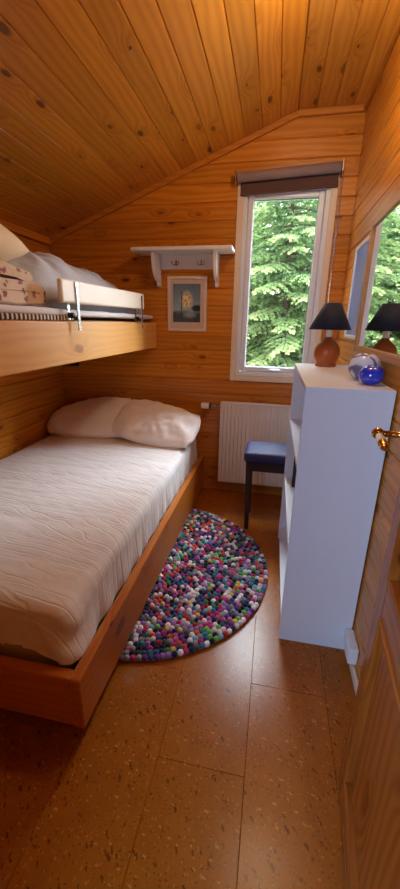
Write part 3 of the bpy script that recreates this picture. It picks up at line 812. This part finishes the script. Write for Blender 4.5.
# grey duvet heaped along the bunk
def heap(x0, x1, y0, y1, z0, hf, nx, ny, wr, seed):
    bm = new_bm(); G = {}
    for s in (1, 0):
        for i in range(nx + 1):
            for j in range(ny + 1):
                if s == 0 and (i in (0, nx) or j in (0, ny)): G[s, i, j] = G[1, i, j]; continue
                u = i / nx; v = j / ny
                x = x0 + (x1 - x0) * u; y = y0 + (y1 - y0) * v
                e = (max(0, 1 - abs(2 * u - 1) ** 3) * max(0, 1 - abs(2 * v - 1) ** 4)) ** .5
                z = z0
                if s: z += e * (hf(u, v) + wr * fbm((x * 5 + seed, y * 5, 0), 4) + wr * .5 * math.sin(26 * (y * .8 + .5 * x) + 3 * fbm((x * 3, y * 3, seed))))
                G[s, i, j] = bm.verts.new((x, y, z))
    for s in (1, 0):
        for i in range(nx):
            for j in range(ny):
                q = [G[s, i, j], G[s, i + 1, j], G[s, i + 1, j + 1], G[s, i, j + 1]]
                f = bm.faces.new(q if s else q[::-1]); f.smooth = True
    return bm
def dh(u, v):
    # highest a third of the way along, sinking towards the back wall
    pk = .345 - .22 * max(0, v - .40) ** 1.3 - .03 * max(0, .3 - v)
    return pk * (.80 + .2 * (1 - u))
bm = heap(-1.82, -1.045, 1.50, 2.96, 1.508, dh, 60, 110, .026, 3.0)
tag(obj('duvet', bm, M['greyduvet']), 'pale grey duvet heaped along the upper bunk behind the white guard', 'duvet')

# folded floral duvet: a thick layer folded over and over, seen at its folded end
def folded(xa, xb, path, th, nx, seed):
    bm = new_bm()
    pts = [Vector((0, p[0], p[1])) for p in path]
    L = []; R = []
    for i, p in enumerate(pts):
        d = (pts[min(i + 1, len(pts) - 1)] - pts[max(i - 1, 0)]).normalized(); n = Vector((0, -d.z, d.y))
        dist = min((p - pts[0]).length if i < 12 else 9, (p - pts[-1]).length if i > len(pts) - 12 else 9)
        k = th * max(.12, math.sqrt(max(0, 1 - (1 - min(1, dist / (th * 1.6))) ** 2)))
        L.append(p + n * k); R.append(p - n * k)
    prof = L + R[::-1]
    rows = []
    for i in range(nx + 1):
        x = xa + (xb - xa) * i / nx
        e = min(1, (nx - i) / 3, i / 3); sc = .86 + .14 * math.sqrt(max(0, 1 - (1 - e) ** 2))
        cen = sum(prof, Vector()) / len(prof)
        rows.append([bm.verts.new(Vector((x, cen.y + (q.y - cen.y) * sc, cen.z + (q.z - cen.z) * sc)) + Vector((0, 1, 1)) * .006 * fbm((x * 9 + seed, q.y * 11, q.z * 14), 3)) for q in prof])
    m = len(prof)
    for i in range(nx):
        for k in range(m):
            f = bm.faces.new((rows[i][k - 1], rows[i][k], rows[i + 1][k], rows[i + 1][k - 1])); f.smooth = True
    bm.faces.new(rows[0]); bm.faces.new(rows[-1][::-1])
    bmesh.ops.recalc_face_normals(bm, faces=bm.faces)
    bmesh.ops.triangulate(bm, faces=[f for f in bm.faces if len(f.verts) > 4])
    return bm
def sx(y0, y1, z, n=10): return [(y0 + (y1 - y0) * i / n, z) for i in range(n + 1)]
def arc(y, z0, z1, s, n=8):
    r = (z1 - z0) / 2
    return [(y + s * r * math.sin(PI * i / n) * 1.1, (z0 + z1) / 2 - r * math.cos(PI * i / n)) for i in range(1, n)]
T_ = .0235
zb = 1.508 + T_
path = sx(1.00, 1.61, zb) + arc(1.61, zb, zb + .050, 1) + sx(1.60, 1.12, zb + .050) + arc(1.12, zb + .050, zb + .10, -1) + [(1.12 + .44 * i / 24, zb + .10 + .012 * math.sin(PI * i / 24) - .012 * (i / 24) ** 4) for i in range(25)]
bm = folded(-1.50, -1.04, path, T_, 26, 2.0)
tag(obj('folded_duvet', bm, M['floral']), 'floral print duvet folded in layers on the upper bunk, under the cream pillow', 'duvet')
bm = place(pillow_bm(.23, .30, .10, 7.7), (-1.25, 1.28, 1.752), math.radians(2), math.radians(7), math.radians(8))
tag(obj('pillow', bm, M['cream']), 'cream pillow on the upper bunk, lying on the floral duvet', 'pillow')

# guard rail clamped on the bunk board
t = thing('bed_guard', (-.965, 2.15, 1.40), 'white plank bed guard clamped with steel straps to the upper bunk', 'bed guard')
gx = -.962
Mg = Matrix.Translation((gx, 1.60, 1.578)) @ Matrix.Rotation(math.radians(.6), 4, 'X')
bm = new_bm(); box(bm, -.012, .012, 0, 1.09, -.052, .052, .012, 'y', M=Mg, seg=3); obj('plank', bm, M['guard'], t)
for y in (1.725, 2.625):
    br = new_bm(); box(br, -.949, -.943, y - .011, y + .011, 1.405, 1.625, .002, 'z')
    b = obj('strap', br, M['chrome'], t)
    br = new_bm(); box(br, -1.0, -.995, y - .012, y + .012, 1.448, 1.56, .002, 'z'); box(br, -1.0, -.950, y - .011, y + .011, 1.449, 1.455, .001); obj('inner_strap', br, M['chrome'], b)
    br = new_bm(); lathe(br, [(0, 0), (.013, 0), (.013, .022), (0, .022)], 0, 0, 14, Matrix.Translation((-.994, y, 1.475)) @ Matrix.Rotation(PI / 2, 4, 'Y')); obj('clamp_knob', br, M['black'], b)

# ------------------------------------------------------------------ felt ball rug
RCX, RCY, RR = -.655, 1.865, .722
rug = thing('rug', (RCX, RCY, 0), 'round multicoloured felt ball rug on the floor partly under the bed', 'rug')
bm = new_bm(); lathe(bm, [(0, .0005), (RR - .012, .0005), (RR - .012, .006), (0, .006)], RCX, RCY, 64); obj('backing', bm, M['core'], rug)
pitch = .0268; br_ = pitch * .52
balls = []
nr = int((RR - br_) / (pitch * .92))
for i in range(nr + 1):
    r = RR - br_ - i * pitch * .92
    cnt = max(1, int(2 * PI * r / pitch)); ph = random.uniform(0, 6.28)
    for k in range(cnt):
        a = ph + 2 * PI * k / cnt
        x = RCX + r * math.cos(a) + random.uniform(-.0015, .0015); y = RCY + r * math.sin(a) + random.uniform(-.0015, .0015)
        if x < -.80: continue
        balls.append((x, y, random.uniform(.94, 1.06), random.choices(range(len(PAL)), FW)[0]))
balls.sort(key=lambda b: (b[0] < -.53, b[0] ** 2 + b[1] ** 2))
def ball_bm(x, y, s, mi, sub=2):
    t_ = new_bm(); bmesh.ops.create_icosphere(t_, subdivisions=sub, radius=br_ * s)
    for v in t_.verts: v.co += Vector((x, y, .004 + br_ * .96))
    for f in t_.faces: f.smooth = True; f.material_index = mi
    return t_
protos = {}
for (x, y, s, mi) in balls[:100]:
    if mi not in protos:
        b = ball_bm(0, 0, 1, 0, 3); b.transform(Matrix.Translation((0, 0, -.004 - br_ * .96)))
        me = bpy.data.meshes.new('felt_ball'); b.to_mesh(me); b.free(); me.materials.append(FELT[mi]); protos[mi] = me
    o = bpy.data.objects.new('felt_ball', protos[mi]); COL.objects.link(o); o.parent = rug
    o.location = Vector((x, y, .004 + br_ * .96)) - rug.location; o.scale = (s, s, s)
# the rest as one part: build vertex lists directly
t_ = bmesh.new(); bmesh.ops.create_icosphere(t_, subdivisions=2, radius=br_); sv = [v.co.copy() for v in t_.verts]; sf = [[v.index for v in f.verts] for f in t_.faces]; t_.free()
vs, fs, mis = [], [], []
for (x, y, s, mi) in balls[100:]:
    b0 = len(vs); rot = Matrix.Rotation(random.uniform(0, 6), 3, 'Z')
    for c in sv: vs.append((rot @ c) * s + Vector((x - RCX, y - RCY, .004 + br_ * .96)))
    for f in sf: fs.append([b0 + i for i in f]); mis.append(mi)
me = bpy.data.meshes.new('felt_pile'); me.from_pydata([tuple(v) for v in vs], [], fs)
me.polygons.foreach_set('material_index', mis); me.polygons.foreach_set('use_smooth', [True] * len(fs))
for m in FELT: me.materials.append(m)
o = bpy.data.objects.new('felt_pile', me); COL.objects.link(o); o.parent = rug; o['kind'] = 'stuff'

# ------------------------------------------------------------------ door (open, hinged by the camera)
hx, hy, fx, fy = .248, .105, .322, .887
ang = math.atan2(fy - hy, fx - hx)          # direction from hinge to free edge
DW = math.hypot(fx - hx, fy - hy)
Md = Matrix.Translation((hx, hy, 0)) @ Matrix.Rotation(ang, 4, 'Z')    # local x along leaf, local y>0 = left = room side
door = thing('door_1', (hx, hy, 0), None, None, kind='structure')
TH = .04; DH = 1.98; z0 = .008
st = .075
bm = new_bm()
def dbox(x0, x1, za, zb, y0=-TH, y1=0, bev=.003, g='z'): box(bm, x0, x1, y0, y1, za, zb, bev, g, M=Md)
dbox(0, st, z0, DH); dbox(DW - st, DW, z0, DH)
rails = ((z0, .13), (.755, .865), (DH - .12, DH))
for a, b in rails: dbox(st, DW - st, a, b, g='x')
obj('stile_and_rail', bm, M['door'], door)
for a, b in ((.13, .755), (.865, DH - .12)):
    bm = new_bm(); x0, x1 = st, DW - st
    # raised and fielded panel: sunk edge, sloping bevel, flat field
    t_ = new_bm(); uvl = t_.loops.layers.uv.verify()
    lv = [(x0 - .004, a - .004, -.012), (x0 + .012, a + .012, -.016), (x0 + .06, a + .06, -.004)]
    rings = []
    for (ax, az, yy) in lv:
        ex = x1 - (ax - x0); ez = b - (az - a)
        rings.append([t_.verts.new(p) for p in ((ax, yy, az), (ex, yy, az), (ex, yy, ez), (ax, yy, ez))])
    back = [t_.verts.new(p) for p in ((x0 - .004, -.03, a - .004), (x1 + .004, -.03, a - .004), (x1 + .004, -.03, b + .004), (x0 - .004, -.03, b + .004))]
    for r0, r1 in zip(rings, rings[1:]):
        for k in range(4): t_.faces.new((r0[k - 1], r0[k], r1[k], r1[k - 1]))
    for k in range(4): t_.faces.new((back[k - 1], back[k], rings[0][k], rings[0][k - 1]))
    t_.faces.new(rings[-1]); t_.faces.new(back[::-1])
    bmesh.ops.recalc_face_normals(t_, faces=t_.faces); uv_box(t_, 'z'); t_.transform(Md); merge(bm, t_)
    # bead moulding around the panel
    for (p, q, r, s_) in ((x0, x0 + .012, a, b), (x1 - .012, x1, a, b)): box(bm, p, q, -.02, .006, r, s_, .005, 'z', M=Md, seg=3)
    for (r, s_) in ((a, a + .012), (b - .012, b)): box(bm, x0 + .012, x1 - .012, -.02, .006, r, s_, .005, 'x', M=Md, seg=3)
    obj('door_panel', bm, M['door'], door)
HX, HZ = DW - .045, 1.222
bm = new_bm(); box(bm, HX - .02, HX + .02, 0, .004, HZ - .11, HZ + .06, .003, M=Md, seg=2); hd = obj('handle_plate', bm, M['brass'], door)
def dl(x, y, z): return Md @ Vector((x, y, z))
bm = new_bm(); tube(bm, [dl(HX, .002, HZ), dl(HX, .012, HZ), dl(HX, .013, HZ), dl(HX, .072, HZ)], [.013, .012, .0075, .0075], 16)
lathe(bm, [(0, -.0135), (.006, -.012), (.0115, -.007), (.0135, 0), (.0115, .007), (.006, .012), (0, .0135)], 0, 0, 20, Matrix.Translation(dl(HX, .076, HZ)))
tube(bm, [dl(HX - .008, .076, HZ), dl(HX - .022, .076, HZ - .001)], [.007, .0085], 14)
lev = obj('lever', bm, M['brass'], hd)
bm = new_bm(); tube(bm, [dl(HX - .022, .076, HZ - .001), dl(HX - .04, .076, HZ - .002), dl(HX - .06, .076, HZ - .003), dl(HX - .064, .076, HZ - .003)], [.007, .010, .009, .008], 16); obj('grip', bm, M['porcelain'], lev)
bm = new_bm(); tube(bm, [dl(HX - .064, .076, HZ - .003), dl(HX - .075, .076, HZ - .004), dl(HX - .087, .076, HZ - .006), dl(HX - .095, .076, HZ - .008)], [.009, .010, .0075, .004], 16); obj('lever_tip', bm, M['brass'], lev)
bm = new_bm()
box(bm, DX0, DX0 + .03, -.02, YF, 0, DZ, .003, 'z'); box(bm, DX1 - .004, DX1 + .02, -.02, YF, 0, DZ, .003, 'z'); box(bm, DX0, DX1 + .02, -.02, YF, DZ, DZ + .03, .003, 'x')
struct('trim_4', bm, M['trim'])

# socket box and cable strip by the bookcase foot
t = thing('wall_socket', (XR - .03, 1.37, .02), 'white surface socket box low on the wall at the bookcase foot', 'socket')
bm = new_bm(); box(bm, XR - .040, XR - .001, 1.31, 1.43, .052, .134, .006, seg=2); obj('housing', bm, M['white'], t)
bm = new_bm(); box(bm, XR - .043, XR - .039, 1.325, 1.415, .064, .122, .002); obj('faceplate', bm, M['white'], t)

# ------------------------------------------------------------------ outside
def grass_mat():
    k = N('meadow_ground'); tc = k.n('ShaderNodeTexCoord'); n1 = k.noise(tc.outputs['Object'], 3.0, 5.0)
    k.set(base=k.mix(n1, rgb(70, 84, 44), rgb(120, 120, 70)), rough=0.95, spec=0.1); return k.m
bm = new_bm()
G = {}
for i in range(41):
    for j in range(31):
        x = -10 + i * .5; y = 3.2 + j * .5
        G[i, j] = bm.verts.new((x, y, -.35 + .12 * fbm((x * .8, y * .8, 0)) + max(0, y - 6) * .06))
for i in range(40):
    for j in range(30):
        bm.faces.new((G[i, j], G[i + 1, j], G[i + 1, j + 1], G[i, j + 1])).smooth = True
o = struct('ground', bm, grass_mat()); 
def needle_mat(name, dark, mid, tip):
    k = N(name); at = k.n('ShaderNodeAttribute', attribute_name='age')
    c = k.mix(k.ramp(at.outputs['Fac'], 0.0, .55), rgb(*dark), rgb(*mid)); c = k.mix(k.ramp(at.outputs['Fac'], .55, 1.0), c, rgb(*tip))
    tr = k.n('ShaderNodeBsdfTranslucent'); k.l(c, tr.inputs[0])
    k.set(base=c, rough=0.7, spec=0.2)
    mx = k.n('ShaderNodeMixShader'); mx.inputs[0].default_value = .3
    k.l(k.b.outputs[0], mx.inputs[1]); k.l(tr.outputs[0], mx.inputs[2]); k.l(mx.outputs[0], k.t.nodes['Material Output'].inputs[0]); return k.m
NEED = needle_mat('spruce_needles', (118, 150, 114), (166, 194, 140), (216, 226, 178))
BARK = plain('spruce_bark', (92, 80, 70), 0.95, var=.25, nscale=30)
def make_tree(seed, hgt=6.5, spread=2.1, zmin=.25, nb=190):
    """trunk mesh and foliage mesh at the origin"""
    rnd = random.Random(seed)
    tb = new_bm()
    tube(tb, [(0, 0, -.2), (.02, .01, hgt * .3), (-.01, .02, hgt * .7), (0, 0, hgt)], [.07, .055, .03, .006], 10)
    V, F, A = [], [], []
    def tuft(p, d, ln, r, age):
        # six bladed spindle of needles round a shoot
        d = d.normalized(); s = d.cross(Vector((0, 0, 1)))
        if s.length < .05: s = Vector((1, 0, 0))
        s.normalize(); u = s.cross(d)
        for k in range(3):
            a = PI * k / 3 + rnd.uniform(0, 1); n = (s * math.cos(a) + u * math.sin(a)) * r
            for sg in (1, -1):
                b = len(V)
                V.extend((p, p + d * ln * .55 + n * sg, p + d * ln * 1.05, p + d * ln * .45 + n * sg * .12))
                F.append((b, b + 1, b + 2, b + 3)); A.append(age)
    for i in range(nb):
        fz = (i + .5) / nb; z = zmin + (hgt - zmin) * fz ** 1.05
        az = i * 2.399963 + rnd.uniform(-.3, .3)
        L = spread * (1 - fz) ** .8 * rnd.uniform(.75, 1.1) + .12
        d = Vector((math.cos(az), math.sin(az), 0)); sd = Vector((-d.y, d.x, 0))
        pts = []
        for k in range(9):
            q = k / 8; pts.append(Vector((0, 0, z)) + d * L * q + Vector((0, 0, L * (.10 * q - .42 * q * q + .16 * q ** 3.5))) + sd * .05 * math.sin(q * 4 + i))
        tube(tb, pts[:-1], [.016 * (1 - .09 * k) for k in range(8)], 5, False)
        nt = int(9 + L * 15)
        for m in range(nt):
            q = .12 + .88 * (m + rnd.random()) / nt
            k = min(7, int(q * 8)); p = pts[k].lerp(pts[k + 1], q * 8 - k)
            side = 1 if m % 2 else -1
            tl = (.34 * L * (1 - q * .75) + .07) * rnd.uniform(.7, 1.15)
            td = (d * .62 + sd * side * rnd.uniform(.5, .95) + Vector((0, 0, rnd.uniform(-.42, .02)))).normalized()
            ns = max(2, int(tl / .065))
            for s_ in range(ns):
                pp = p + td * tl * s_ / ns + Vector((0, 0, -.25 * tl * (s_ / ns) ** 2))
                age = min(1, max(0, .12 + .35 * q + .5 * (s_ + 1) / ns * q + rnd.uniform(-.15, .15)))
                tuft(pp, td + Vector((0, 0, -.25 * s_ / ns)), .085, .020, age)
                if rnd.random() < .8: tuft(pp, (td * .5 + sd * side * -.3 + d * .7 + Vector((0, 0, rnd.uniform(-.5, .25)))), .075, .018, age)
    me = bpy.data.meshes.new('foliage'); me.from_pydata([tuple(v) for v in V], [], F)
    at = me.attributes.new('age', 'FLOAT', 'FACE'); at.data.foreach_set('value', A)
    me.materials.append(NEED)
    mt = bpy.data.meshes.new('trunk'); tb.to_mesh(mt); tb.free(); mt.materials.append(BARK)
    return mt, me
protosT = [make_tree(3), make_tree(11)]
def tree(x, y, z, s, rz, k, label):
    t = thing('spruce_tree', (x, y, z), label, 'tree', 'spruces outside the window'); t.rotation_euler.z = rz; t.scale = (s, s, s)
    for nm, me in zip(('trunk', 'foliage'), protosT[k]):
        o = bpy.data.objects.new(nm, me); COL.objects.link(o); o.parent = t
    return t
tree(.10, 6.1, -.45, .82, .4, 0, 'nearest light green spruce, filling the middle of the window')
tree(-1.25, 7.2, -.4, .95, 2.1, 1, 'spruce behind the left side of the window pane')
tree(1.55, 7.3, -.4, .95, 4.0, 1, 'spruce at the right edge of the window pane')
tree(-2.6, 6.4, -.4, .85, 1.0, 0, 'spruce seen only in the wall mirror')
tree(.4, 9.2, -.2, 1.0, 5.0, 0, 'distant spruce behind the nearest one')
tree(-1.0, 10.4, -.1, 1.05, 3.3, 0, 'far spruce between the left and the nearest tree')
tree(1.6, 10.6, -.1, 1.05, .9, 1, 'far spruce between the right and the nearest tree')

# ------------------------------------------------------------------ light
wd = bpy.data.worlds.new('World'); SC.world = wd; wd.use_nodes = True
bg = wd.node_tree.nodes['Background']; bg.inputs[0].default_value = (0.86, 0.93, 1.0, 1); bg.inputs[1].default_value = 4.4

def light(name, typ, loc, energy, col, **kw):
    l = bpy.data.lights.new(name, typ); l.energy = energy; l.color = col
    rot = kw.pop('rot', (0, 0, 0))
    for k, v in kw.items(): setattr(l, k, v)
    o = bpy.data.objects.new(name, l); COL.objects.link(o); o.location = loc; o.rotation_euler = rot; return o
# veiled high sun in front of the window: soft cool daylight over the trees and onto bed and rug
sd = Vector((-.40, -.68, -.62)).normalized()
light('sun', 'SUN', (3, 9, 9), 34.0, (.78, .89, 1.0), angle=math.radians(70), rot=sd.to_track_quat('-Z', 'Y').to_euler())
# warm ceiling lamp just above the picture
light('ceiling_lamp', 'POINT', (.17, 1.72, 2.60), 13, (1.0, .87, .62), shadow_soft_size=.09)
# daylight coming through the doorway from the hall behind
hv = Vector((1.2, 2.5, -.75)).normalized()
light('hall_daylight', 'AREA', (-.95, -1.15, 1.55), 34, (.42, .66, 1.0), shape='RECTANGLE', size=.7, size_y=.9, rot=hv.to_track_quat('-Z', 'Y').to_euler())

# ------------------------------------------------------------------ camera
cam = bpy.data.cameras.new('Camera'); co = bpy.data.objects.new('Camera', cam); COL.objects.link(co)
F_PX, YAW, PITCH, ROLL = 364.36, .1916, .3216, .018
cam.sensor_fit = 'VERTICAL'; cam.sensor_height = 24.0; cam.lens = 24.0 * F_PX / 889.0
cam.clip_start = .02; cam.clip_end = 200
co.location = (0, 0, H)
R = Matrix.Rotation(YAW, 3, 'Z') @ Matrix.Rotation(PI / 2 - PITCH, 3, 'X') @ Matrix.Rotation(ROLL, 3, 'Z')
co.rotation_euler = R.to_euler()
SC.camera = co
SC.view_settings.view_transform = 'Standard'; SC.view_settings.look = 'None'; SC.view_settings.gamma = 1.0
SC.view_settings.use_curve_mapping = False; SC.view_settings.exposure = EXPO
SC.cycles.max_bounces = 10; SC.cycles.diffuse_bounces = 6; SC.cycles.glossy_bounces = 5; SC.cycles.transmission_bounces = 8; SC.cycles.transparent_max_bounces = 12
SC.cycles.sample_clamp_indirect = 6.0
SC.cycles.use_denoising = True
